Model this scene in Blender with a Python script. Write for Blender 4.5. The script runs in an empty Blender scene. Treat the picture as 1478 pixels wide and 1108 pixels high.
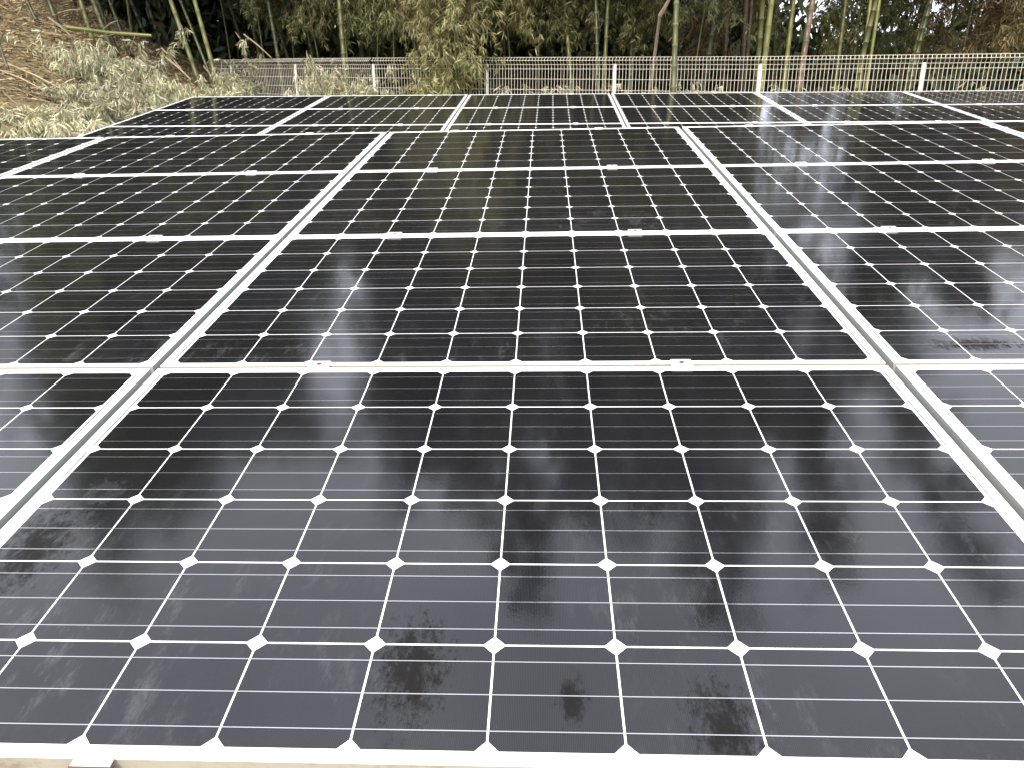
import bpy, bmesh, math, random
import numpy as np
from mathutils import Vector, Matrix

random.seed(11); rng = np.random.default_rng(11)
SC = bpy.context.scene
COL = SC.collection

# ------------------------------------------------------------------ camera
CAM = np.array([0.0586, -1.1601, 1.4823]); FPX = 1114.33
RW = np.array([[0.99917338, 0.04065133, -0.00016554],
               [0.01302660, -0.32403441, -0.94595561],
               [-0.03850799, 0.94517150, -0.32429610]])     # rows: right, down, forward
cam = bpy.data.cameras.new('camera'); co = bpy.data.objects.new('camera', cam); COL.objects.link(co)
m = Matrix(((RW[0][0], -RW[1][0], -RW[2][0], CAM[0]), (RW[0][1], -RW[1][1], -RW[2][1], CAM[1]),
            (RW[0][2], -RW[1][2], -RW[2][2], CAM[2]), (0, 0, 0, 1)))
co.matrix_world = m
cam.sensor_width = 36; cam.lens = FPX / 1478 * 36; cam.clip_start = .02; cam.clip_end = 3000
SC.camera = co

# ------------------------------------------------------------------ sky, sun, exposure
SUN_EL, SUN_AZ = math.radians(52), math.radians(200)         # azimuth clockwise from +Y
w = bpy.data.worlds.new('World'); SC.world = w; w.use_nodes = True
nt = w.node_tree; bg = nt.nodes['Background']
sky = nt.nodes.new('ShaderNodeTexSky'); sky.sky_type = 'NISHITA'; sky.sun_disc = False
sky.sun_elevation = SUN_EL; sky.sun_rotation = SUN_AZ; sky.dust_density = 6; sky.air_density = 1.0; sky.ozone_density = 1
hs = nt.nodes.new('ShaderNodeHueSaturation'); hs.inputs['Saturation'].default_value = .35
nt.links.new(sky.outputs[0], hs.inputs['Color']); 
# bright broken cloud over the sky
tcw = nt.nodes.new('ShaderNodeTexCoord'); nz = nt.nodes.new('ShaderNodeTexNoise'); nz.inputs['Scale'].default_value = 2.2; nz.inputs['Detail'].default_value = 5
nt.links.new(tcw.outputs['Generated'], nz.inputs['Vector'])
mr = nt.nodes.new('ShaderNodeMapRange'); nt.links.new(nz.outputs[0], mr.inputs[0])
for i_, v_ in zip((1, 2, 3, 4), (.35, .65, .55, 1.0)): mr.inputs[i_].default_value = v_
cm = nt.nodes.new('ShaderNodeMix'); cm.data_type = 'RGBA'; nt.links.new(mr.outputs[0], cm.inputs[0])
nt.links.new(hs.outputs[0], cm.inputs[6]); cm.inputs[7].default_value = (11.0, 11.3, 12.6, 1)
nt.links.new(cm.outputs[2], bg.inputs[0])
bg.inputs[1].default_value = .15
sl = bpy.data.lights.new('sun', 'SUN'); sl.energy = 2.8; sl.angle = math.radians(12); sl.color = (1, .91, .76)
so = bpy.data.objects.new('sun', sl); COL.objects.link(so)
sd = Vector((math.sin(SUN_AZ) * math.cos(SUN_EL), math.cos(SUN_AZ) * math.cos(SUN_EL), math.sin(SUN_EL)))
so.rotation_euler = sd.to_track_quat('Z', 'Y').to_euler(); so.location = (0, -20, 30)
SC.view_settings.view_transform = 'Standard'; SC.view_settings.look = 'None'
SC.view_settings.exposure = 0.7; SC.view_settings.gamma = 1
SC.cycles.max_bounces = 6; SC.cycles.diffuse_bounces = 3; SC.cycles.glossy_bounces = 3

# ------------------------------------------------------------------ helpers
def at(px, py, d):
    r = np.array([(px - 739) / FPX, (py - 554) / FPX, 1.]) * d
    return CAM + RW.T @ r

def tag(o, label=None, cat=None, group=None, kind=None):
    if label: o['label'] = label
    if cat: o['category'] = cat
    if group: o['group'] = group
    if kind: o['kind'] = kind
    return o

def empty(name, mat=None):
    o = bpy.data.objects.new(name, None); o.empty_display_size = .1; COL.objects.link(o)
    if mat is not None: o.matrix_world = mat
    return o

def obj(name, me, parent=None):
    o = bpy.data.objects.new(name, me); COL.objects.link(o)
    if parent: o.parent = parent
    return o

def copy_tree(o, parent=None):
    c = o.copy(); COL.objects.link(c); c.parent = parent
    for k in ('label', 'group'):
        if k in c and parent is None: del c[k]
    for ch in CH.get(o.name, [x for x in o.children]): copy_tree(ch, c)
    return c
CH = {}

class MB:
    """collects quads/prisms into one mesh"""
    def __init__(s): s.v = []; s.f = []; s.mi = []
    def add(s, v, f, mi=0):
        n = len(s.v); s.v += [tuple(p) for p in v]; s.f += [tuple(i + n for i in q) for q in f]; s.mi += [mi] * len(f)
    def box(s, lo, hi, c=0.0, mi=0):
        x0, y0, z0 = lo; x1, y1, z1 = hi
        if c <= 0:
            s.add([(x0,y0,z0),(x1,y0,z0),(x1,y1,z0),(x0,y1,z0),(x0,y0,z1),(x1,y0,z1),(x1,y1,z1),(x0,y1,z1)],
                  [(3,2,1,0),(4,5,6,7),(0,1,5,4),(1,2,6,5),(2,3,7,6),(3,0,4,7)], mi)
        else:   # chamfered top edges
            s.add([(x0,y0,z0),(x1,y0,z0),(x1,y1,z0),(x0,y1,z0),(x0,y0,z1-c),(x1,y0,z1-c),(x1,y1,z1-c),(x0,y1,z1-c),
                   (x0+c,y0+c,z1),(x1-c,y0+c,z1),(x1-c,y1-c,z1),(x0+c,y1-c,z1)],
                  [(3,2,1,0),(0,1,5,4),(1,2,6,5),(2,3,7,6),(3,0,4,7),(4,5,9,8),(5,6,10,9),(6,7,11,10),(7,4,8,11),(8,9,10,11)], mi)
    def tube(s, pts, rad, n=6, mi=0, cap=True):
        pts = [np.array(p, float) for p in pts]; k = len(pts)
        if np.isscalar(rad): rad = [rad] * k
        V = []
        u = None
        for i in range(k):
            t = pts[min(i+1, k-1)] - pts[max(i-1, 0)]; t /= np.linalg.norm(t) + 1e-12
            if u is None:
                a = np.array([0, 0, 1.]) if abs(t[2]) < .9 else np.array([1., 0, 0]); u = np.cross(t, a)
            u = u - t * (u @ t); u /= np.linalg.norm(u) + 1e-12; q = np.cross(t, u)
            for j in range(n):
                an = 2 * math.pi * j / n; V.append(pts[i] + rad[i] * (math.cos(an) * u + math.sin(an) * q))
        F = [(i*n+j, i*n+(j+1) % n, (i+1)*n+(j+1) % n, (i+1)*n+j) for i in range(k-1) for j in range(n)]
        if cap: F += [tuple(range(n-1, -1, -1)), tuple((k-1)*n + j for j in range(n))]
        s.add(V, F, mi)
    def mesh(s, name, *mats, smooth=False):
        me = bpy.data.meshes.new(name); me.from_pydata(s.v, [], s.f)
        for mm in mats: me.materials.append(mm)
        me.polygons.foreach_set('material_index', s.mi)
        if smooth: me.polygons.foreach_set('use_smooth', [True] * len(s.f))
        me.update(); return me

def leaf_mesh(name, P, D, L, W, mat, fold=.25):
    """leaf blades: P bases, D unit directions, L lengths, W widths; each a folded 2-quad blade with its own droop"""
    n = len(P); L = np.broadcast_to(L, n)[:, None]; W = np.broadcast_to(W, n)[:, None]
    R = rng.normal(size=(n, 3)); S = np.cross(D, R); S /= np.linalg.norm(S, axis=1)[:, None] + 1e-9
    N = np.cross(D, S)
    g = np.array([0, 0, -1.])
    mid = P + D * L * .4; tip = P + D * L + g * L * .12
    a = mid + S * W * .5 + N * W * fold * .5; b = mid - S * W * .5 + N * W * fold * .5
    c = P + D * L * .75 + g * L * .05
    V = np.stack([P, a, b, c + S * W * .32, c - S * W * .32, tip, mid, c], 1).reshape(-1, 3)
    o = (np.arange(n) * 8)[:, None]
    q = [(0, 1, 6), (0, 6, 2)]; q4 = [(1, 3, 7, 6), (6, 7, 4, 2)]; q3 = [(3, 5, 7), (7, 5, 4)]
    tri = np.concatenate([o + np.array(t) for t in q + q3], 0); quad = np.concatenate([o + np.array(t) for t in q4], 0)
    me = bpy.data.meshes.new(name)
    me.vertices.add(len(V)); me.vertices.foreach_set('co', V.astype(np.float32).ravel())
    nl = tri.size + quad.size; me.loops.add(nl)
    me.loops.foreach_set('vertex_index', np.concatenate([tri.ravel(), quad.ravel()]).astype(np.int32))
    st = np.concatenate([np.arange(len(tri)) * 3, tri.size + np.arange(len(quad)) * 4])
    me.polygons.add(len(st)); me.polygons.foreach_set('loop_start', st.astype(np.int32))
    me.materials.append(mat); me.update(calc_edges=True); me.validate(); return me

def unit(v): return v / (np.linalg.norm(v, axis=-1, keepdims=True) + 1e-9)

# ------------------------------------------------------------------ materials
class NB:
    def __init__(s, name):
        s.m = bpy.data.materials.new(name); s.m.use_nodes = True; s.t = s.m.node_tree; s.p = s.t.nodes['Principled BSDF']
    def n(s, typ, **kw):
        nd = s.t.nodes.new('ShaderNode' + typ)
        for k, v in kw.items():
            if k in nd.inputs.keys(): s.set(nd.inputs[k], v)
            else: setattr(nd, k, v)
        return nd
    def set(s, sock, v):
        if isinstance(v, bpy.types.NodeSocket): s.t.links.new(v, sock)
        else: sock.default_value = v
    def math(s, op, a, b=0., c=0.):
        nd = s.t.nodes.new('ShaderNodeMath'); nd.operation = op
        s.set(nd.inputs[0], a); s.set(nd.inputs[1], b); s.set(nd.inputs[2], c); return nd.outputs[0]
    def mix(s, f, a, b):
        nd = s.t.nodes.new('ShaderNodeMix'); nd.data_type = 'RGBA'
        s.set(nd.inputs[0], f); s.set(nd.inputs[6], a if isinstance(a, bpy.types.NodeSocket) else (*a, 1))
        s.set(nd.inputs[7], b if isinstance(b, bpy.types.NodeSocket) else (*b, 1)); return nd.outputs[2]
    def ramp(s, f, stops):
        nd = s.t.nodes.new('ShaderNodeValToRGB'); s.set(nd.inputs[0], f)
        e = nd.color_ramp.elements
        while len(e) < len(stops): e.new(.5)
        for q, (p, c) in zip(e, stops): q.position = p; q.color = (*c, 1)
        return nd.outputs[0]
    def smooth(s, v, a, b):
        nd = s.t.nodes.new('ShaderNodeMapRange'); nd.interpolation_type = 'SMOOTHSTEP'
        s.set(nd.inputs[0], v); nd.inputs[1].default_value = a; nd.inputs[2].default_value = b; return nd.outputs[0]
    def noise(s, vec, scale, detail=4, rough=.5):
        nd = s.t.nodes.new('ShaderNodeTexNoise'); s.set(nd.inputs['Vector'], vec)
        nd.inputs['Scale'].default_value = scale; nd.inputs['Detail'].default_value = detail; nd.inputs['Roughness'].default_value = rough
        return nd.outputs[0]
    def out(s, **kw):
        for k, v in kw.items(): s.set(s.p.inputs[k.replace('_', ' ')], v if not isinstance(v, tuple) else (*v, 1))
        return s.m
    def bump(s, h, strength, dist=.002):
        nd = s.t.nodes.new('ShaderNodeBump'); nd.inputs['Strength'].default_value = strength; nd.inputs['Distance'].default_value = dist
        s.set(nd.inputs['Height'], h); s.t.links.new(nd.outputs[0], s.p.inputs['Normal'])

WET = [(-.10, -.355, .06, .10), (.275, -.44, .05, .085), (.10, -.40, .022, .05), (-.735, -.13, .07, .12), (-.70, .02, .035, .04),
       (1.06, .60, .13, .035), (1.25, .59, .13, .03)]      # black grimy smudges on the glass (x, y, rx, ry)

def glass_mat(name, kind):
    b = NB(name); geo = b.n('NewGeometry'); tc = b.n('TexCoord'); pos = geo.outputs['Position']; loc = tc.outputs['Object']
    xyz = b.n('SeparateXYZ', Vector=loc); wx = b.n('SeparateXYZ', Vector=pos)
    # dirt: low frequency film, streaks running down the slope, build-up at each panel's lower edge
    film = b.noise(pos, 1.7, 3, .55)
    mp = b.n('Mapping', Vector=pos); mp.inputs['Scale'].default_value = (14, 3, 3)
    streak = b.noise(mp.outputs[0], 1.6, 5, .65)
    edge = b.smooth(xyz.outputs[1], -.30, -.49)
    fine = b.noise(pos, 60, 4, .7)
    dust = b.math('MULTIPLY_ADD', b.smooth(film, .35, .75), .35, b.math('MULTIPLY', b.smooth(streak, .45, .8), .45))
    dust = b.math('MULTIPLY_ADD', b.math('MULTIPLY', edge, fine), .8, dust)
    # wet patches
    wet = None; mw = b.n('Mapping', Vector=pos); mw.inputs['Scale'].default_value = (1.5, .75, 1)
    mw.inputs['Rotation'].default_value = (0, 0, .25)
    wn = b.math('MULTIPLY', b.math('SUBTRACT', b.noise(mw.outputs[0], 48, 8, .85), .5), 4.2)
    for (cx, cy, rx, ry) in WET:
        dx = b.math('DIVIDE', b.math('SUBTRACT', wx.outputs[0], cx), rx); dy = b.math('DIVIDE', b.math('SUBTRACT', wx.outputs[1], cy * .988), ry)
        q = b.math('SUBTRACT', 1., b.math('SQRT', b.math('ADD', b.math('MULTIPLY', dx, dx), b.math('MULTIPLY', dy, dy))))
        wet = q if wet is None else b.math('MAXIMUM', wet, q)
    wet = b.math('MULTIPLY', b.smooth(b.math('ADD', wet, wn), .05, .9), .85)
    ms = b.n('Mapping', Vector=pos); ms.inputs['Scale'].default_value = (1.6, .55, 1); ms.inputs['Rotation'].default_value = (0, 0, -.35)
    smear = b.math('MULTIPLY', b.smooth(b.noise(ms.outputs[0], 17, 8, .78), .50, .70), b.smooth(b.noise(pos, 3.1, 3, .6), .42, .62))
    smear = b.math('MULTIPLY', smear, b.smooth(xyz.outputs[1], .20, -.42))
    dust = b.math('MULTIPLY_ADD', smear, 2.8, dust)
    dust = b.math('MULTIPLY', dust, b.math('SUBTRACT', 1., wet))
    if kind == 'cell':
        pit = .1585
        fx = b.math('FLOOR', b.math('DIVIDE', b.math('ADD', xyz.outputs[0], 5 * pit), pit)); fy = b.math('FLOOR', b.math('DIVIDE', b.math('ADD', xyz.outputs[1], 3 * pit), pit))
        cv = b.n('CombineXYZ', X=fx, Y=fy, Z=b.math('MULTIPLY', b.n('ObjectInfo').outputs['Random'], 37.))
        wn_ = b.n('TexWhiteNoise', Vector=cv.outputs[0]).outputs[0]
        base = b.ramp(wn_, [(0, (.0038, .0038, .0044)), (.5, (.0050, .0051, .0058)), (1, (.0062, .0064, .0085))])
        fing = b.math('POWER', b.math('ABSOLUTE', b.math('SINE', b.math('MULTIPLY', xyz.outputs[0], math.pi / .0021))), 12.)
        base = b.mix(b.math('MULTIPLY', fing, .05), base, (.25, .25, .27))
    elif kind == 'back': base = (.86, .86, .85)
    else: base = (.42, .42, .43)
    colr = b.mix(b.math('MULTIPLY', dust, .013 if kind == 'cell' else .10), base, (.36, .36, .37))
    speck = b.math('MULTIPLY', b.smooth(b.noise(pos, 130, 5, .8), .66, .74), b.smooth(b.noise(pos, 2.6, 3, .6), .56, .68))
    colr = b.mix(b.math('MULTIPLY', speck, .35), colr, (.5, .5, .48))
    rough = b.math('MULTIPLY_ADD', b.smooth(b.math('ADD', b.math('MULTIPLY', film, .6), b.math('MULTIPLY', streak, .4)), .3, .7), .08, .055)
    if kind == 'cell': colr = b.mix(b.math('MULTIPLY', smear, b.math('MULTIPLY_ADD', wet, -.065, .065)), colr, (.34, .345, .35))
    if kind == 'cell': colr = b.mix(b.math('MULTIPLY', wet, .8), colr, (.009, .008, .007))
    rough = b.math('MULTIPLY_ADD', smear, .10, b.math('MULTIPLY_ADD', wet, .5, rough))
    b.out(Base_Color=colr, Roughness=rough, IOR=1.43)
    b.set(b.p.inputs['Specular IOR Level'], b.math('MULTIPLY_ADD', wet, -.44, .5))
    if kind == 'bus': b.p.inputs['Metallic'].default_value = .75
    b.bump(b.math('ADD', b.noise(pos, 220, 2), b.math('MULTIPLY', b.math('MULTIPLY', wet, b.noise(pos, 90, 3)), 6.)), .05, .0006)
    return b.m

M_CELL = glass_mat('silicon_cells', 'cell'); M_BACK = glass_mat('backsheet_white', 'back'); M_BUS = glass_mat('busbar_silver', 'bus')
def alu(name, base, dirt=(.42, .38, .30), amt=.35, metal=.15, rough=.42):
    b = NB(name); pos = b.n('NewGeometry').outputs['Position']
    n1 = b.noise(pos, 9, 5, .65); n2 = b.noise(pos, 90, 3, .6)
    k = b.math('MULTIPLY', b.smooth(b.math('ADD', b.math('MULTIPLY', n1, .6), b.math('MULTIPLY', n2, .4)), .48, .72), amt)
    return b.out(Base_Color=b.mix(k, base, dirt), Metallic=metal, Roughness=rough)
M_FRAME = alu('anodised_aluminium', (.82, .82, .81), dirt=(.40, .385, .34)); M_FSIDE = alu('frame_front_wall', (.42, .395, .32), dirt=(.24, .20, .13), amt=.8, metal=.1, rough=.6); M_FWALL = alu('frame_side_wall', (.36, .38, .36), dirt=(.22, .22, .17), amt=.5, metal=.3, rough=.5)  # short side walls: grey darkened to carry the column gaps' shade, plus grime
M_SEAL = alu('sealant', (.30, .28, .24), metal=0, rough=.8); M_CLAMP = alu('clamp_aluminium', (.80, .79, .77), amt=.25, metal=.4)
M_RAIL = alu('galvanised_rail', (.38, .40, .38), metal=.5, rough=.5)
M_RUST = alu('rusty_bolt', (.10, .06, .045), dirt=(.05, .03, .02), metal=.2, rough=.7)
M_FENCE = alu('fence_cream_paint', (.74, .70, .58), dirt=(.45, .38, .22), amt=.4, metal=0, rough=.45)
M_POST = alu('fence_white_paint', (.84, .83, .79), amt=.15, metal=0, rough=.4)

def leaf_mat(name, cols, rough=.5, trans=.0):
    b = NB(name); r = b.n('NewGeometry').outputs['Random Per Island']; oi = b.n('ObjectInfo').outputs['Random']
    k = len(cols); c = b.ramp(r, [(i / max(1, k - 1), q) for i, q in enumerate(cols)])
    h = b.n('HueSaturation', Color=c, Value=b.math('MULTIPLY_ADD', oi, .5, .75), Hue=b.math('MULTIPLY_ADD', oi, .025, .488))
    b.out(Base_Color=h.outputs[0], Roughness=rough); b.p.inputs['Specular IOR Level'].default_value = .35
    if trans:
        tr = b.n('BsdfTranslucent', Color=h.outputs[0]); mx = b.n('MixShader', Fac=trans)
        b.t.links.new(b.p.outputs[0], mx.inputs[1]); b.t.links.new(tr.outputs[0], mx.inputs[2])
        b.t.links.new(mx.outputs[0], b.t.nodes['Material Output'].inputs[0])
    return b.m
M_LEAF = leaf_mat('bamboo_leaves', [(.035, .052, .015), (.065, .092, .028), (.10, .125, .044), (.14, .15, .065), (.24, .21, .11)], trans=.2)
M_LEAFD = leaf_mat('thicket_leaves', [(.022, .034, .010), (.035, .052, .018), (.055, .07, .026), (.06, .05, .025)])  # leaf green darkened: the grove's inner shade is put into the colour
M_LEAFY = leaf_mat('bamboo_leaves_yellowing', [(.09, .10, .032), (.17, .18, .065), (.25, .25, .10), (.36, .33, .16), (.46, .37, .20)], trans=.3)
M_LEAFG = leaf_mat('bamboo_leaves_fresh', [(.05, .066, .018), (.095, .118, .035), (.15, .168, .06), (.23, .235, .10), (.33, .29, .15)], trans=.3)
M_LEAFB = leaf_mat('bamboo_leaves_browning', [(.05, .055, .018), (.10, .085, .03), (.16, .12, .05), (.20, .14, .07)], trans=.2)
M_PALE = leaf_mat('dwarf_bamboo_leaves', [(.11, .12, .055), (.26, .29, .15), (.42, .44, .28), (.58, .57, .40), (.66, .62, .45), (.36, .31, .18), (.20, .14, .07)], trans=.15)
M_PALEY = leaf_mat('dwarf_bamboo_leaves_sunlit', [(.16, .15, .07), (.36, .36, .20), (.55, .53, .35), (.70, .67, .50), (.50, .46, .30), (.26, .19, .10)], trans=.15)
M_LITTER = leaf_mat('dry_leaf_litter', [(.12, .088, .040), (.25, .188, .09), (.36, .28, .145), (.47, .385, .22), (.18, .14, .068)], rough=.8)

def culm_mat(name, a, c, d):
    b = NB(name); tc = b.n('TexCoord').outputs['Object']; oi = b.n('ObjectInfo').outputs['Random']
    mp = b.n('Mapping', Vector=tc); mp.inputs['Scale'].default_value = (30, 30, 1.5)
    n = b.noise(mp.outputs[0], 1., 5, .65); n2 = b.noise(tc, 1.3, 3)
    col = b.mix(b.smooth(n, .35, .7), a, c); col = b.mix(b.math('MULTIPLY', b.smooth(n2, .5, .75), .7), col, d)
    h = b.n('HueSaturation', Color=col, Value=b.math('MULTIPLY_ADD', oi, .5, .75))
    return b.out(Base_Color=h.outputs[0], Roughness=.45)
M_CULM = culm_mat('culm_olive', (.065, .075, .018), (.105, .108, .03), (.13, .115, .045))
M_CULMG = culm_mat('culm_dark_green', (.030, .040, .014), (.05, .058, .022), (.08, .075, .035))
M_CULMY = culm_mat('culm_yellow_green', (.15, .155, .035), (.20, .195, .055), (.14, .125, .045))
M_CULMR = culm_mat('culm_red_brown', (.075, .052, .030), (.115, .080, .048), (.15, .115, .075))
M_NODE = alu('culm_node_ring', (.12, .115, .06), amt=.3, metal=0, rough=.7)
M_DEAD = culm_mat('dead_cane', (.22, .165, .095), (.34, .27, .17), (.14, .10, .06))
M_TWIG = alu('twig_bark', (.16, .13, .06), dirt=(.08, .06, .03), metal=0, rough=.8)

# ------------------------------------------------------------------ ground
def sp(v, k=.6): return k * np.logaddexp(0, np.asarray(v) / k)
def ground_z(x, y):
    x = np.asarray(x, float); y = np.asarray(y, float)
    g = sp(y - .3, .8) * .108; g = 1.15 - sp(1.15 - g, .12)
    far = np.clip((y - 30) / 60, 0, 1); g = g - 3.0 * far * far * (3 - 2 * far)
    s = np.clip((y + 1) / 7, 0, 1); s = s * s * (3 - 2 * s)
    hill = .47 * sp(-x - 4.5 - .10 * (y - 10), .5) + .03 * sp(-x - 4.5) ** 1.0
    hill = 7 - sp(7 - hill, .8)
    bump = .07 * np.sin(1.7 * x + .6 * y) * np.sin(.9 * y - .5 * x + 1) + .03 * np.sin(4.1 * x + 1.3) * np.sin(3.7 * y)
    nz = np.clip((np.abs(x) - 4.3) / 2, 0, 1) * s
    return g + hill * s + bump * np.maximum(nz, np.clip((y - 9.5) / 3, 0, 1)) - .02
N = 190; t = np.linspace(-1, 1, N); gx = np.sinh(t * 5.2) / math.sinh(5.2) * 700; gy = gx + 8
X, Y = np.meshgrid(gx, gy); Z = ground_z(X, Y)
me = bpy.data.meshes.new('ground')
me.from_pydata(np.stack([X, Y, Z], -1).reshape(-1, 3).tolist(), [], [(j*N+i, j*N+i+1, (j+1)*N+i+1, (j+1)*N+i) for j in range(N-1) for i in range(N-1)])
me.polygons.foreach_set('use_smooth', [True] * len(me.polygons))
b = NB('forest_floor'); pos = b.n('NewGeometry').outputs['Position']
n1 = b.noise(pos, 1.4, 5, .6); n2 = b.noise(pos, 28, 6, .75)
c = b.ramp(b.math('ADD', b.math('MULTIPLY', n1, .4), b.math('MULTIPLY', n2, .6)), [(.30, (.05, .034, .018)), (.48, (.15, .11, .052)), (.60, (.25, .187, .095)), (.75, (.35, .275, .15))])
b.out(Base_Color=c, Roughness=.95); b.bump(n2, .8, .03); me.materials.append(b.m)
ground = obj('ground', me); tag(ground, kind='structure')

# ------------------------------------------------------------------ solar arrays
A2W = Matrix(((.9998477, -.00273016, -.01723754, 0), (0, .98768834, -.15643447, 0), (.01745241, .15641064, .98753791, .878205), (0, 0, 0, 1)))
B2A = Matrix.Translation((-4.1343, 8.5136, -.4133)) @ Matrix.Rotation(-.00805, 4, 'Z') @ Matrix.Rotation(.0104, 4, 'Y') @ Matrix.Rotation(.0025, 4, 'X')
B2W = A2W @ B2A
WP, HP, PIT = 1.654, .99776, .1585
PW, PH, FD = 1.636, .986, .040
def panel_meshes():
    f = MB(); lip = .0105; x, y = PW / 2, PH / 2
    for s in (-1, 1):
        f.box((-x, min(s*y, s*(y-lip)), -FD), (x, max(s*y, s*(y-lip)), .0022), .0010)
        f.box((min(s*x, s*(x-lip)), -y+lip, -FD), (max(s*x, s*(x-lip)), y-lip, .0020), .0010)
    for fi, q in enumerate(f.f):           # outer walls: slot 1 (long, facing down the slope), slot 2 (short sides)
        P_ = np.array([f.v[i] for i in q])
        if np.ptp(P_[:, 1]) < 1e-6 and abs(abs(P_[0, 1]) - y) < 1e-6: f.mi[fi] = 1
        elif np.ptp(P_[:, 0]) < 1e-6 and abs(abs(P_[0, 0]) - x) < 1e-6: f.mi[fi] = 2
    bk = MB(); e = .0016; bk.box((-x+lip+e, -y+lip+e, -.004), (x-lip-e, y-lip-e, 0))
    bk.box((-x+lip, -y+lip, -.006), (x-lip, y-lip, -.0041), mi=1)
    ce = MB(); h = .1557 / 2; hy = .1555 / 2; c = .0125
    for i in range(10):
        for j in range(6):
            cx, cy = (i - 4.5) * PIT, (j - 2.5) * PIT; z = .0004
            ce.add([(cx-h+c,cy-hy,z),(cx+h-c,cy-hy,z),(cx+h,cy-hy+c,z),(cx+h,cy+hy-c,z),(cx+h-c,cy+hy,z),(cx-h+c,cy+hy,z),(cx-h,cy+hy-c,z),(cx-h,cy-hy+c,z)], [tuple(range(8))])
    bu = MB()
    for j in range(6):
        for q in (-1, 0, 1):
            cy = (j - 2.5) * PIT + q * .0515; z = .0008; x0 = 5 * PIT + .004
            bu.add([(-x0, cy-.0007, z), (x0, cy-.0007, z), (x0, cy+.0007, z), (-x0, cy+.0007, z)], [(0, 1, 2, 3)])
    st = bu          # soldered string ribbons running down both side margins, in stretches
    for s in (-1, 1):
        for a in (-1, 0, 1):
            cx = s * (5 * PIT + .0065); y0 = a * 2 * PIT
            st.add([(cx-.0016, y0-PIT+.012, .0008), (cx+.0016, y0-PIT+.012, .0008), (cx+.0016, y0+PIT-.012, .0008), (cx-.0016, y0+PIT-.012, .0008)], [(0, 1, 2, 3)])
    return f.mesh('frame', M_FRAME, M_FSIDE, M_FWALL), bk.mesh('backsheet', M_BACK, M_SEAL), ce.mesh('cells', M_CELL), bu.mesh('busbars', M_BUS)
PM = panel_meshes()
def panel(mat, label, group):
    r = empty('solar_panel', mat); tag(r, label, 'solar panel', group)
    obj('frame', PM[0], r); bk = obj('backsheet', PM[1], r); obj('solar_cells', PM[2], bk); obj('busbar_lines', PM[3], bk)
    return r
def clamp_mesh(end=False):
    c = MB(); w2 = .023
    if end:
        c.box((-w2, -.0105, .0022), (w2, .007, .0048), .0008)
    else:
        c.box((-w2, -.0165, .0022), (w2, .0165, .0085), .0012)
    c2 = MB(); n = 8
    c2.tube([(0, -.018, -.030), (0, -.026, -.030)] if end else [(0, 0, .0084), (0, 0, .0096)], .007 if end else .0058, n)
    return c.mesh('plate', M_CLAMP), c2.mesh('bolt', M_RUST), end
def clamp(mat, meshes, label, group):
    r = empty('panel_clamp', mat); tag(r, label, 'clamp', group)
    pl = obj('plate', meshes[0], r); obj('bolt', meshes[1], pl)
    if meshes[2]:
        br = MB(); br.box((-.023, -.0165, -.055), (.023, -.0105, .0052)); br.box((-.023, -.030, -.060), (.023, -.0105, -.055))
        obj('bracket', br.mesh('bracket', M_RUST), r)
    return r
CM, CE = clamp_mesh(), clamp_mesh(True)
colname = {-2: 'far left column', -1: 'left column', 0: 'middle column', 1: 'right column', 2: 'far right column'}
rowname = ['front row', 'second row', 'third row', 'top row']
G1 = 'solar panels of the near array'
for j in range(4):
    for k in range(-2, 3):
        panel(A2W @ Matrix.Translation((k * WP, j * HP, 0)), 'black solar panel of the near array, %s, %s' % (rowname[j], colname[k]), G1)
seam = ['near array front edge', 'near array, seam above front row', 'near array, seam above second row', 'near array, seam above third row', 'near array upper edge']
for j in range(5):
    for k in range(-2, 3):
        for s, sx in (('left', -.445), ('right', .37)):
            yy = (j - .5) * HP; end = j in (0, 4)
            mm = A2W @ Matrix.Translation((k * WP + sx, yy, 0))
            if j == 0: mm = A2W @ Matrix.Translation((k * WP + sx, yy + .004, 0))
            if j == 4: mm = A2W @ Matrix.Translation((k * WP + sx, yy - .004, 0)) @ Matrix.Rotation(math.pi, 4, 'Z')
            clamp(mm, CE if end else CM, '%s, %s: %s clamp of two' % (seam[j], colname[k], s), 'clamps on the near array')
ordn = ['first', 'second', 'third', 'fourth', 'fifth', 'sixth', 'seventh']
brow = ['farthest row', 'middle row', 'lowest half hidden row']
for j in range(3):
    for k in range(7):
        panel(B2W @ Matrix.Translation(((k + .5) * WP, -(j + .5) * HP, 0)), 'solar panel of the rear array, %s, %s from left' % (brow[j], ordn[k]), 'solar panels of the rear array')
bseam = ['top edge beside the fence', 'upper seam', 'lower seam']
for j in range(3):
    for k in range(7):
        for s, sx in (('left', -.445), ('right', .37)):
            mm = B2W @ Matrix.Translation(((k + .5) * WP + sx, -j * HP - (.004 if j == 0 else 0), 0))
            if j == 0: mm = mm @ Matrix.Rotation(math.pi, 4, 'Z')
            clamp(mm, CE if j == 0 else CM, 'tiny clamp, rear array %s, %s panel from left, %s of two' % (bseam[j], ordn[k], s), 'clamps on the rear array')
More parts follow.
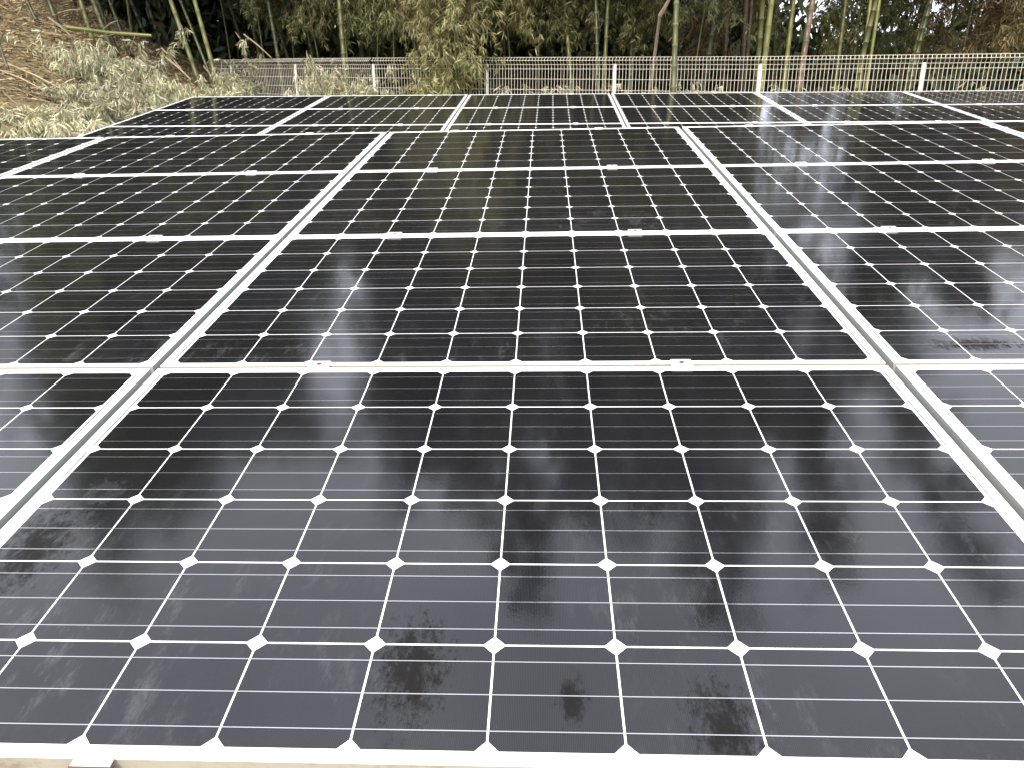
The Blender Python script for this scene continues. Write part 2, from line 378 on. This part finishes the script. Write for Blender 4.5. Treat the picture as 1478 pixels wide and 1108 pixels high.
def rack(mat, label, xs, y0, y1, x0, x1):
    r = empty('mounting_rack', mat); tag(r, label, 'rack')
    for x in xs:
        a = MB(); a.box((x-.02, y0, -.10), (x+.02, y1, -FD-.001)); obj('rail', a.mesh('rail', M_RAIL), r)
    inv = mat.inverted()
    for y in (y0 + .5, (y0 + y1) / 2, y1 - .5):
        a = MB(); a.box((x0, y-.025, -.16), (x1, y+.025, -.101)); obj('cross_beam', a.mesh('cross_beam', M_RAIL), r)
        for x in (x0 + .4, (x0 + x1) / 2, x1 - .4):
            p = mat @ Vector((x, y, -.161)); g = float(ground_z(p.x, p.y)) - .05
            a = MB(); a.tube([inv @ Vector((p.x, p.y, g)), inv @ Vector((p.x, p.y, p.z - .01))], .03, 8); obj('leg', a.mesh('leg', M_RAIL), r)
    return r
rack(A2W, 'grey galvanised rack of rails and legs under the near solar array', [k*WP+s for k in (-2, -1, 0, 1, 2) for s in (-.445, .37)], -.49, 3.48, -4.0, 4.0)
rack(B2W, 'grey galvanised rack of rails and legs under the rear solar array', [(k+.5)*WP+s for k in range(7) for s in (-.445, .37)], -2.98, -.01, .1, 11.4)

# ------------------------------------------------------------------ fence
fp = [at(*q) for q in ((333, 95, 15.0), (426, 94, 13.78), (539, 94, 12.6), (703, 94, 11.9), (888, 94, 11.2), (1098, 94, 10.5), (1334, 92, 9.8))]
fp.append(fp[-1] * 2 - fp[-2]); fp.insert(0, fp[0] + (fp[0] - fp[1]) * .35)
fr = empty('mesh_fence', Matrix.Translation(Vector((fp[4][0], fp[4][1], float(ground_z(fp[4][0], fp[4][1]))))))
tag(fr, 'cream welded wire mesh fence with white posts behind the rear solar array', 'fence')
FI = fr.matrix_world.inverted()
for i, p in enumerate(fp):
    p = np.array(p)
    if 0 < i:
        pb = MB(); g = float(ground_z(p[0], p[1])) - .1
        pb.tube([FI @ Vector((p[0], p[1], g)), FI @ Vector((p[0], p[1], p[2] - .004))], .024, 10)
        po = obj('post', pb.mesh('post', M_POST, smooth=False), fr); pb = MB()
        pb.tube([FI @ Vector((p[0], p[1], p[2] - .0035)), FI @ Vector((p[0], p[1], p[2] + .004)), FI @ Vector((p[0], p[1], p[2] + .010))], [.026, .026, .018], 10)
        obj('post_cap', pb.mesh('post_cap', M_POST), po)
    if i < len(fp) - 1:
        q = np.array(fp[i+1]); d = q - p; Lh = np.linalg.norm(d[:2]); nrm = np.array([d[1], -d[0], 0]) / Lh     # towards the camera
        if nrm[1] > 0: nrm = -nrm
        wb = MB(); nv = int(round(Lh / .05)); off = nrm * .034
        # profile (drop below top, outward offset) of the folded top beam then the flat sheet
        zt = [(.10, 0), (.06, .045), (.02, 0), (-.08, 0), (-.18, 0), (-.33, 0), (-.48, 0), (-.63, 0), (-.78, 0), (-.93, 0), (-1.03, 0)]
        zt = [(.10, 0.0), (.055, .05), (-.0, .005), (-.06, .0), (-.20, 0), (-.35, 0), (-.50, 0), (-.65, 0), (-.80, 0), (-.95, 0), (-1.02, 0)]
        for a in range(nv):
            t_ = (a + .5) / nv; bs = p + d * t_ + off
            pts = [FI @ Vector(bs + nrm * o_ + np.array([0, 0, z_])) for z_, o_ in (zt[:4] + zt[-1:])]
            wb.tube(pts, .0029, 4, cap=False)
        for z_, o_ in zt:
            o2 = off + nrm * (o_ + .0060) + np.array([0, 0, z_])
            wb.tube([FI @ Vector(p + d * .002 + o2), FI @ Vector(q - d * .002 + o2)], .0030, 4)
        obj('mesh_panel', wb.mesh('mesh_panel', M_FENCE), fr)

# ------------------------------------------------------------------ bamboo
def arch(H, bend, n):
    s = np.linspace(0, 1, n); x = bend * s ** 2.6; z = H * (s - .10 * (bend / H) * s ** 3)
    return np.stack([x * 0, -x, z], 1), s
def culm_mesh(name, H, r0, bend, mat, inter=.34):
    c = MB(); nn = int(H / inter); P, s = arch(H, bend, nn + 1)
    pts, rad, mi = [], [], []
    for i in range(nn + 1):
        r = r0 * (1 - .85 * s[i] ** 1.3); d = .012
        if 0 < i < nn:
            t_ = unit(P[i+1] - P[i-1])
            for dz, k in ((-.014, .98), (-.004, 1.10), (.004, 1.10), (.014, .97)): pts.append(P[i] + t_ * dz); rad.append(r * k)
        else: pts.append(P[i]); rad.append(r)
    c.tube(pts, rad, 8)
    n = 8
    for fi in range(len(c.f) - 2):
        ring = fi // n
        if ring > 0 and (ring - 1) % 4 in (0, 1, 2): c.mi[fi] = 1
    return c.mesh(name, mat, M_NODE, smooth=True)
def foliage(name, H, bend, h0, h1, per, blen, ncl, nl, LL, LW, mat, down=.75, fwd=0.):
    """branches at the nodes between heights h0..h1 carrying drooping fans of leaves"""
    P, s = arch(H, bend, int(H / .34) + 1); tw = MB(); bp, bd = [], []
    for i in range(len(P)):
        if not h0 <= P[i][2] <= h1: continue
        for q in range(per):
            an = rng.uniform(0, 2 * math.pi); L = blen * rng.uniform(.5, 1.15) * (1.15 - .6 * s[i])
            d = np.array([math.cos(an), math.sin(an) - fwd, rng.uniform(.25, .8)]); d = unit(d)
            kk = 6; pl = []
            for u in np.linspace(0, 1, kk): pl.append(P[i] + d * L * u + np.array([0, 0, -down * L * u ** 2.2]))
            tw.tube(pl, [.006 * (1 - .75 * u) for u in np.linspace(0, 1, kk)], 3, cap=False)
            for _ in range(ncl):
                u = rng.uniform(.25, 1.); j = min(int(u * (kk-1)), kk-2); f_ = u * (kk-1) - j
                o = pl[j] * (1-f_) + pl[j+1] * f_ + rng.normal(size=3) * .09 * blen + np.array([0, 0, -rng.uniform(0, .25) * blen])
                ax = unit(np.array([rng.normal() * .6, rng.normal() * .6, -1.0]))
                for _ in range(nl):
                    bp.append(o + rng.normal(size=3) * .015); bd.append(unit(ax + rng.normal(size=3) * .45))
    bp, bd = np.array(bp), np.array(bd); n = len(bp)
    return tw.mesh(name + '_twigs', M_TWIG), leaf_mesh(name, bp, bd, LL * rng.uniform(.6, 1.2, n), LW * rng.uniform(.7, 1.2, n), mat)

def proto(H, r0, bend, cm, fol):
    return dict(H=H, culm=culm_mesh('culm', H, r0, bend, cm), fol=fol)
crown = [foliage('crown_a', 15, 3.2, 4.6, 15, 4, 1.6, 11, 7, .27, .05, M_LEAF), foliage('crown_b', 14, 2.0, 4.2, 14, 4, 1.5, 11, 7, .27, .05, M_LEAF),
         foliage('crown_c', 16.5, 4.2, 5.0, 16.5, 4, 1.7, 11, 7, .28, .05, M_LEAF)]
crown_hi = [foliage('crown_high_a', 15, 3.2, 9.0, 15, 3, 1.3, 9, 6, .27, .05, M_LEAF), foliage('crown_high_b', 14, 2.0, 8.6, 14, 3, 1.3, 9, 6, .27, .05, M_LEAF), foliage('crown_high_c', 16.5, 4.2, 10, 16.5, 3, 1.3, 9, 6, .28, .05, M_LEAF)]
TALL = {}
for key, cm in (('olive', M_CULM), ('dark', M_CULMG), ('yellow', M_CULMY), ('red', M_CULMR)):
    TALL[key] = [dict(culm=culm_mesh('culm', H, .040, bd, cm), fol=crown[i], hi=crown_hi[i]) for i, (H, bd) in enumerate(((15, 3.2), (14, 2.0), (16.5, 4.2)))]
LEAFY = {}
for key, mt, h0 in (('green', M_LEAFG, 2.0), ('yellowing', M_LEAFY, .8), ('hanging', M_LEAFY, 1.9), ('browning', M_LEAFB, 1.6)):
    LEAFY[key] = [dict(culm=culm_mesh('culm', H, .016, bd, M_CULM), fol=foliage('drooping_' + key, H, bd, h0, H, 5, bl, 18, 8, .125, .017, mt, down=.95))
                  for H, bd, bl in ((5.2, 1.0, .75), (4.4, .7, .85))]
def bamboo(pr, base, direction, rz, scale, label, group=None, name='bamboo', high=False):
    fol = pr['hi'] if high else pr['fol']
    z = Vector(direction).normalized(); q = Vector((0, 0, 1)).rotation_difference(z).to_matrix().to_4x4()
    mt = Matrix.Translation(Vector(base)) @ q @ Matrix.Rotation(rz, 4, 'Z') @ Matrix.Diagonal((*scale, 1))
    r = empty(name, mt); tag(r, label, 'bamboo', group)
    obj('culm', pr['culm'], r); obj('branches', fol[0], r); obj('foliage', fol[1], r)
    return r
def on_ground(p, d):
    """slide p down along -d until it meets the ground"""
    p = np.array(p, float); d = np.array(d, float)
    for _ in range(400):
        if p[2] <= ground_z(p[0], p[1]) - .05: break
        p = p - d * .02
    return p
def stalk(kind, a, bb, depth, wpx, label, rz=None, group=None, var=None):
    """a culm through two picture points at one distance; wpx its width there"""
    P0, P1 = at(*bb, depth), at(*a, depth); d = unit(P1 - P0); base = on_ground(P0, d)
    s = .86 * wpx / FPX * depth / .078; pr = TALL[kind][random.randrange(3) if var is None else var]
    return bamboo(pr, base, d, random.uniform(-.6, .6) if rz is None else rz, (s, s, random.uniform(.64, .95)), label, group, high=base[0] > 2.2)
stalk('olive', (976, 0), (972, 132), 9.9, 10, 'thick olive bamboo stalk standing in front of the mesh fence', rz=0, var=1)
stalk('yellow', (1113, 0), (1104, 82), 11.6, 10, 'bright yellow green bamboo stalk just behind the fence, right of its white post', var=0)
stalk('yellow', (1145, 0), (1136, 82), 12.2, 8, 'dull yellow bamboo stalk between the bright yellow green stalk and the reddish one', var=1)
stalk('red', (1170, 0), (1159, 82), 12.0, 11, 'reddish brown dead bamboo stalk behind the fence', var=2)
stalk('olive', (246, 0), (289, 124), 13.0, 8, 'leaning olive bamboo stalk, left one of the pair by the fence end', rz=.3, var=0)
stalk('olive', (281, 0), (312, 114), 13.4, 8, 'leaning olive bamboo stalk, right one of the pair by the fence end', rz=.2, var=1)
stalk('olive', (264, 10), (302, 105), 14.2, 5, 'thin leaning bamboo stalk between the olive pair by the fence end', rz=.2, var=1)
G3 = 'leaning stalks on the brown slope'
for (a, bb, dp, wp, kd, lb) in (((116, 0), (128, 40), 14.0, 8, 'olive', 'olive bamboo stalk on the brown slope above the middle of the fallen pole'),
        ((134, 0), (150, 43), 14.0, 8, 'olive', 'left stalk of the close olive pair on the brown slope above the fallen pole'),
        ((140, 0), (157, 44), 14.2, 6, 'dark', 'right stalk of the close olive pair on the brown slope above the fallen pole'),
        ((70, 0), (86, 42), 13.6, 8, 'dark', 'dark green bamboo stalk at the left end of the fallen pole'),
        ((38, 0), (62, 50), 13.0, 6, 'dark', 'dark leaning bamboo stalk near the upper left corner'),
        ((158, 0), (172, 38), 15.0, 6, 'dark', 'dark bamboo stalk right of the close olive pair on the slope'),
        ((184, 0), (188, 30), 16.5, 6, 'olive', 'pale bamboo stalk standing high on the slope near the grove'),
        ((-6, 50), (14, 108), 9.6, 5, 'dark', 'dark thin stem leaning at the left picture edge')):
    stalk(kd, a, bb, dp, wp, lb, rz=.3, group=G3)
for (a, bb, dp, wp, kd, lb) in (((390, 0), (402, 82), 14.5, 7, 'dark', 'dark green stalk leaning behind the left fence bay'),
        ((489, 0), (496, 80), 13.5, 9, 'olive', 'olive stalk behind the pale shrub on the fence'),
        ((591, 0), (600, 82), 13.4, 8, 'dark', 'dim green stalk between the green curtain and the yellowing curtain'),
        ((816, 0), (822, 82), 13.0, 8, 'olive', 'olive stalk midway between the fourth fence post and the middle post'),
        ((860, 0), (862, 82), 12.6, 7, 'dark', 'dark green stalk right behind the middle of the fence'),
        ((876, 0), (873, 82), 12.9, 7, 'olive', 'olive stalk above the middle white fence post'),
        ((913, 0), (911, 82), 13.4, 6, 'dark', 'dim stalk between the middle post and the cane with a split tip'),
        ((1052, 0), (1046, 82), 14.0, 7, 'red', 'brown dim stalk left of the bright yellow green stalk'),
        ((1076, 0), (1072, 82), 14.5, 10, 'red', 'grey brown thick stalk left of the bright yellow green stalk'),
        ((1222, 0), (1211, 82), 13.5, 7, 'olive', 'olive stalk right of the reddish dead stalk'),
        ((1258, 0), (1247, 80), 12.6, 6, 'yellow', 'left of two close yellowish stalks right of the reddish stalk'),
        ((1269, 0), (1257, 80), 12.8, 6, 'yellow', 'right of two close yellowish stalks right of the reddish stalk'),
        ((1404, 0), (1389, 80), 13.5, 5, 'dark', 'thin dark stalk behind the right fence bay')):
    stalk(kd, a, bb, dp, wp, lb, group='stalks along the fence')
# the grove behind: rows of tall stalks
def fence_y(x):
    q = np.array(fp); return np.interp(x, q[:, 0], q[:, 1])
cnt = 0; taken = []
while cnt < 110:
    x = random.uniform(-15, 19); y = random.uniform(11, 27)
    if y < fence_y(x) + 1.6 or (x < -5.5 and y < 14.5 + .5 * (-x - 5.5)): continue
    if any((x-a)**2 + (y-c)**2 < .45 for a, c in taken): continue
    if x > 5 and random.random() < .5: continue
    taken.append((x, y)); cnt += 1
    kd = random.choices(('olive', 'dark', 'red', 'yellow'), (.35, .5, .1, .05))[0]
    lean = (random.gauss(0, .05) + (-.22 if x < -5 else 0), random.gauss(-.03, .05), 1); s = random.uniform(.75, 1.25)
    bamboo(TALL[kd][random.randrange(3)], (x, y, float(ground_z(x, y)) - .05), lean, random.gauss(0, .8), (s, s, random.uniform(.70, 1.0) * (.70 if x > 5 else 1)),
           'slender dim bamboo stalk deep inside the shaded grove', 'stalks deep in the grove', high=x > 3 and random.random() < .7)
# leafy bamboo whose foliage hangs low
for (px, dp, kd, sc, lb) in ((634, 11.8, 'yellowing', .95, 'left half of the yellowing leafy pair hanging down over the fence'),
        (661, 11.55, 'yellowing', 1.0, 'right half of the yellowing leafy pair hanging down over the fence'),
        (628, 12.3, 'hanging', .9, 'yellow green leafy bamboo just left of the curtain over the fence'),
        (570, 13.3, 'green', 1.0, 'green leafy bamboo drooping behind the fence left of the yellowing curtain'),
        (540, 14.0, 'green', 1.0, 'dark green leafy bamboo behind the pale shrub on the fence'),
        (740, 12.6, 'hanging', 1.0, 'olive leafy bamboo right of the curtain over the fence'),
        (775, 13.2, 'green', 1.0, 'green leafy bamboo with long blades left of the middle fence post'),
        (850, 13.5, 'green', 1.0, 'green leafy bamboo behind the middle white fence post'),
        (905, 14.0, 'green', .9, 'dim leafy bamboo behind the cane with a split tip'),
        (1000, 12.2, 'green', 1.0, 'green leafy bamboo right of the thick olive stalk in front'),
        (1018, 13.4, 'browning', .9, 'brownish leafy bamboo right of the thick olive stalk in front'),
        (425, 15.5, 'green', 1.1, 'dark leafy bamboo behind the left fence bay'),
        (470, 15.0, 'green', 1.1, 'dark leafy bamboo behind the olive stalk on the left'),
        (335, 16.0, 'green', 1.2, 'dark leafy bamboo at the grove edge by the fence end'),
        (1190, 15.0, 'green', .9, 'leafy bamboo behind the reddish dead stalk'),
        (1240, 16.0, 'green', .9, 'leafy bamboo in front of bright sky gaps'),
        (1300, 15.0, 'green', 1.0, 'dark leafy bamboo behind the right fence bay'),
        (1355, 14.0, 'browning', .9, 'brownish leafy bamboo behind the rightmost white post'),
        (1420, 13.0, 'browning', 1.0, 'dry brown leafy bamboo near the right edge'),
        (1475, 12.0, 'browning', 1.0, 'dry brown leafy bamboo cut by the right edge'),
        (600, 13.0, 'green', 1.05, 'pale grey green leafy bamboo drooping between the dark one and the yellowing curtain'),
        (690, 12.7, 'green', 1.1, 'grey green leafy bamboo at the right side of the curtain over the fence'),
        (645, 13.4, 'green', 1.2, 'green leafy bamboo hanging behind the yellowing curtain'),
        (715, 14.0, 'green', 1.2, 'green leafy bamboo behind the fourth fence post'),
        (815, 13.8, 'green', 1.0, 'green leafy bamboo beside the olive stalk left of the middle post'),
        (950, 13.6, 'green', 1.0, 'green leafy bamboo behind the cane, left of the thick olive stalk'),
        (505, 14.4, 'green', 1.1, 'green leafy bamboo above the pale hedge on the fence'),
        (385, 15.0, 'green', 1.1, 'green leafy bamboo behind the second fence post from left'),
        (1090, 15.5, 'green', 1.0, 'dim leafy bamboo behind the bright yellow green stalk'),
        (1395, 14.8, 'browning', 1.1, 'brownish leafy bamboo behind the thin dark stalk on the right'),
        (1450, 14.5, 'green', 1.1, 'dark green leafy bamboo behind the dry brown ones')):
    p = at(px, 100, dp); p[2] = float(ground_z(p[0], p[1])) - .05
    bamboo(random.choice(LEAFY[kd]), p, (random.gauss(0, .04), random.gauss(0, .03), 1), random.gauss(0, .7), (sc, sc, sc), lb, 'leafy bamboo with low foliage', 'leafy_bamboo')
# far thicket, one mass of foliage closing the grove
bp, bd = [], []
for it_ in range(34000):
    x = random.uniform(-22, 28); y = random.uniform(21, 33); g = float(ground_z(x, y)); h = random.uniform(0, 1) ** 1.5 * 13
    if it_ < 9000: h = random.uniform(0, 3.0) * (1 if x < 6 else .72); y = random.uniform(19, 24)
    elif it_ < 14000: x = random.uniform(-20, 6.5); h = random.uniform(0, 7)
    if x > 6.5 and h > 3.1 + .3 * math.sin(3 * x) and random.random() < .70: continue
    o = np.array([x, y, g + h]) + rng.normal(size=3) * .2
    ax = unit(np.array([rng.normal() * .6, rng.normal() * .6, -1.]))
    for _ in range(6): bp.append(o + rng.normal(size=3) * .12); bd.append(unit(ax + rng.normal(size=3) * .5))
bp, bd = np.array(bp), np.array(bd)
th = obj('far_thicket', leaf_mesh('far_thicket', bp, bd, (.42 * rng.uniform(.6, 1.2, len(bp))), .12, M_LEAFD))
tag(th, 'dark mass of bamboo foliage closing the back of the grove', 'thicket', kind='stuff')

# broken cane with a split tip, fallen pole, dry sticks
cn = MB(); A, B, Cc = at(944, 86, 11.3), at(952, 24, 11.3), at(968, -4, 11.2); base = on_ground(A, unit(B - A))
r = empty('broken_cane', Matrix.Translation(Vector(base))); tag(r, 'broken brown cane with a pale split tip behind the fence', 'cane')
cn.tube([A*0 + (base - base), B - base], [.030, .027], 8); obj('cane', cn.mesh('cane', M_CULMR), r)
cn = MB(); cn.tube([B - base, Cc - base], [.036, .022], 6); obj('split_tip', cn.mesh('split_tip', M_DEAD), r)
A, B = at(97, 40, 12.4), at(219, 52, 12.4)
r = empty('fallen_bamboo', Matrix.Translation(Vector((A + B) / 2))); tag(r, 'yellow green bamboo pole lying across the brown slope', 'bamboo pole')
cn = MB(); c0 = (A + B) / 2; pts = [A - c0, (A - c0) * .5 + [0, 0, -.01], np.array([0, 0, -.02]), (B - c0) * .5 + [0, 0, -.01], B - c0]
cn.tube(pts, [.034, .033, .031, .028, .024], 8); obj('culm', cn.mesh('culm', M_CULMY), r)
for u in (.2, .45, .62, .8):
    cn = MB(); q = (A - c0) * (1 - u) + (B - c0) * u; cn.tube([q, q + np.array([rng.normal() * .08, -.1, rng.uniform(-.16, -.05)])], [.009, .004], 4); obj('side_twig', cn.mesh('side_twig', M_CULMY), r)
for (a, bb, dp, wd, lb) in (((10, 92), (94, 132), 9.8, .014, 'long dry cane lying on the brown slope at left, above the low pale shrubs'),
        ((70, 26), (104, 54), 12.0, .020, 'dry cane crossing the left end of the fallen pole'),
        ((0, 102), (62, 130), 9.4, .012, 'lower dry cane lying at the left picture edge'),
        ((16, 42), (50, 68), 12.0, .012, 'short dry cane on the slope near the upper left corner'),
        ((240, 84), (276, 116), 12.4, .018, 'dry cane leaning on the slope left of the olive pair'),
        ((233, 70), (262, 100), 12.6, .014, 'thin dry cane beside the leaning one left of the olive pair'),
        ((294, 96), (306, 114), 13.0, .014, 'short pale cane at the foot of the olive pair'),
        ((84, 20), (116, 14), 14.0, .014, 'pale cane lying high on the brown slope'),
        ((150, 42), (170, 30), 13.4, .014, 'pale cane tilted above the fallen pole'),
        ((352, 50), (392, 84), 14.2, .014, 'dry cane slanting behind the left fence bay')):
    A, B = at(*a, dp), at(*bb, dp * .985)
    cn = MB(); c0 = (A + B) / 2; md = np.array([0, 0, .02])
    cn.tube([A - c0, md, B - c0], [wd, wd * .9, wd * .6], 6); o = obj('dry_cane', cn.mesh('dry_cane', M_DEAD)); o.location = c0
    tag(o, lb, 'cane', 'dry canes')
# leaf litter on the slope
n = 60000; x = rng.uniform(-15, 7, n); y = rng.uniform(7, 22, n); q_ = rng.uniform(size=n) < .8; x = np.where(q_, rng.uniform(-14, -4.5, n), x)
keep = (x < -4.6) | (y > np.interp(x, np.array(fp)[:, 0], np.array(fp)[:, 1]) + .1); x, y = x[keep], y[keep]
P = np.stack([x, y, ground_z(x, y) + rng.uniform(.0, .05, len(x))], 1); D = unit(np.stack([rng.normal(size=len(x)), rng.normal(size=len(x)), rng.normal(size=len(x)) * .35], 1))
lt = obj('leaf_litter', leaf_mesh('leaf_litter', P, D, .15 * rng.uniform(.5, 1.5, len(x)), .020, M_LITTER)); tag(lt, 'brown dry bamboo leaves covering the slope', 'leaf litter', kind='stuff')
tm = MB()
for _ in range(2200):
    x_ = random.uniform(-15, -4.7); y_ = random.uniform(8, 20); z_ = float(ground_z(x_, y_)); L = random.uniform(.2, .9); an = random.gauss(-.6, .7)
    e = np.array([x_ + math.cos(an) * L, y_ + math.sin(an) * L * .5, 0]); e[2] = float(ground_z(e[0], e[1])) + random.uniform(.02, .3)
    tm.tube([(x_, y_, z_ + .01), e], [.006, .003], 3)
tg = obj('fallen_twigs', tm.mesh('fallen_twigs', M_DEAD)); tag(tg, 'tangle of thin dry twigs lying on the brown slope', 'twigs', kind='stuff')

# ------------------------------------------------------------------ pale dwarf bamboo shrubs
def shrub_meshes(nst, rad, H, per, LL, LW, mat, droop=.5, arching=.35):
    st = MB(); bp, bd = [], []
    for _ in range(nst):
        a = rng.uniform(0, 2*math.pi); r0 = rad * math.sqrt(rng.uniform()); b0 = np.array([math.cos(a) * r0, math.sin(a) * r0, -.05])
        h = H * rng.uniform(.45, 1.05) * (1 - .35 * (r0 / rad) ** 2); out = np.array([math.cos(a), math.sin(a), 0]) * arching * h * rng.uniform(.2, 1.2) + np.append(rng.normal(size=2) * .06, 0)
        pl = [b0 + out * u ** 2 + np.array([0, 0, h * (u - .12 * u ** 3)]) for u in np.linspace(0, 1, 6)]
        st.tube(pl, [.0045 * (1 - .7 * u) for u in np.linspace(0, 1, 6)], 3, cap=False)
        for _ in range(per):
            u = rng.uniform(.25, 1.) ** .7; j = min(int(u * 5), 4); f_ = u * 5 - j; o = pl[j] * (1-f_) + pl[j+1] * f_ + rng.normal(size=3) * .02
            ax = unit(np.array([rng.normal(), rng.normal(), rng.uniform(-1.3, .25) - droop]))
            for _ in range(6): bp.append(o + rng.normal(size=3) * .012); bd.append(unit(ax + rng.normal(size=3) * .5))
    bp, bd = np.array(bp), np.array(bd); n = len(bp)
    return st.mesh('stems', M_TWIG), leaf_mesh('leaves', bp, bd, LL * rng.uniform(.6, 1.25, n), LW * rng.uniform(.7, 1.2, n), mat)
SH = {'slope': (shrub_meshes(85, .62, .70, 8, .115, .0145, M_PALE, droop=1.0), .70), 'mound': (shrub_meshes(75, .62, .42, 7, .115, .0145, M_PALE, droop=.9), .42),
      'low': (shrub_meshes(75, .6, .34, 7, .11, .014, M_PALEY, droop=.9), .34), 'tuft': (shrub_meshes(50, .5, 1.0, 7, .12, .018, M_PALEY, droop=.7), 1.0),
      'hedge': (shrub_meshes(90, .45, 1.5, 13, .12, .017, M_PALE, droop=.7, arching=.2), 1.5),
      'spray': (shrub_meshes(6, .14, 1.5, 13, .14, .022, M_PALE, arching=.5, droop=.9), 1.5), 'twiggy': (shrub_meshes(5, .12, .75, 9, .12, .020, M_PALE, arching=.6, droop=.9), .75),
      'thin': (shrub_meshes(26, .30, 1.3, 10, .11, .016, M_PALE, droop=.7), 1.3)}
for (kd, px, top, dp, sx, lb) in (
        ('slope', 150, 66, 10.8, .7, 'silvery feathery shrub right behind the tallest one on the slope'),
        ('slope', 122, 46, 10.6, .75, 'tallest pale dwarf bamboo shrub on the slope left of the rear array'),
        ('slope', 180, 82, 10.6, .70, 'pale dwarf bamboo shrub right of the tallest one, touching the array corner'),
        ('mound', 98, 108, 9.8, .75, 'pale dwarf bamboo shrub in front of the tallest one'),
        ('slope', 215, 92, 10.8, .75, 'small pale shrub beside the upper left corner of the rear array'),
        ('slope', 140, 118, 9.4, 1.0, 'greyish dwarf bamboo shrub against the left side of the rear array'),
        ('slope', 192, 118, 9.9, .9, 'greyish dwarf bamboo shrub under the rear array corner'),
        ('low', 18, 142, 8.4, 1.1, 'low yellowish shrub at the left picture edge'),
        ('low', 62, 150, 8.2, 1.0, 'low yellowish shrub above the far left panel'),
        ('low', 105, 152, 8.0, 1.0, 'low yellowish shrub where the two arrays meet at left'),
        ('twiggy', 64, 72, 10.6, .8, 'sparse pale shrub left of the tallest one'),
        ('spray', 205, 12, 12.2, 1.0, 'airy pale spray of leaves hanging over the slope above the shrubs'),
        ('twiggy', 182, 66, 11.4, 1.0, 'small airy spray of leaves behind the shrubs'),
        ('tuft', 300, 98, 12.2, .8, 'low yellowish shrub at the left end of the fence'),
        ('hedge', 322, 78, 12.6, .6, 'pale shrub in front of the leftmost fence post'),
        ('tuft', 405, 116, 11.6, .9, 'low pale shrub in front of the second fence post from the left'),
        ('spray', 336, 22, 13.2, .8, 'tall pale spray of leaves rising above the left end of the fence'),
        ('hedge', 462, 58, 12.1, .6, 'pale shrub covering the fence left of the third post'),
        ('spray', 520, 56, 12.4, .8, 'curling leafy spray above the right end of the pale shrub on the fence'),
        ('hedge', 508, 74, 11.9, .7, 'pale green shrub against the fence just left of the third post'),
        ('spray', 434, 54, 13.0, .8, 'pale leafy spray poking above the fence near the second post'),
        ('spray', 486, 44, 12.8, .8, 'white leafy spray on top of the pale shrub on the fence'),
        ('tuft', 560, 116, 11.6, .8, 'low pale tuft right of the third fence post'),
        ('thin', 600, 96, 12.6, .8, 'sparse pale plant behind the fence left of the yellowing curtain'),
        ('thin', 745, 98, 12.2, 1.3, 'sparse pale plant behind the fence right of the fourth post'),
        ('tuft', 725, 116, 12.2, .8, 'small pale tuft behind the fence near the fourth post'),
        ('thin', 800, 92, 12.6, 1.3, 'sparse plant behind the fence left of the middle post'),
        ('thin', 850, 92, 12.3, 1.3, 'sparse plant behind the fence beside the middle post'),
        ('thin', 915, 98, 11.8, 1.1, 'sparse pale plant behind the fence right of the middle post'),
        ('thin', 998, 80, 10.4, .45, 'slim pale plant in front of the fence right of the thick olive stalk'),
        ('thin', 1026, 92, 10.6, .45, 'second slim pale plant right of the thick olive stalk'),
        ('thin', 1170, 92, 11.8, 1.3, 'sparse brownish plant behind the fence near the reddish stalk'),
        ('thin', 1440, 84, 10.8, 1.2, 'sparse plant behind the fence at the right edge')):
    p = at(px, top, dp); zt = p[2]; p[2] = float(ground_z(p[0], p[1])); (ms, ml), H_ = SH[kd]; sz = max(.7, (zt - p[2]) / (.93 * H_))
    r = empty('dwarf_bamboo', Matrix.Translation(Vector(p)) @ Matrix.Rotation(random.uniform(0, 6.28), 4, 'Z') @ Matrix.Diagonal((sx, sx, sz, 1)))
    tag(r, lb, 'shrub', 'pale dwarf bamboo shrubs'); obj('stems', ms, r); obj('leaves', ml, r)
    print(kd, px, 'sz', round(sz, 2))
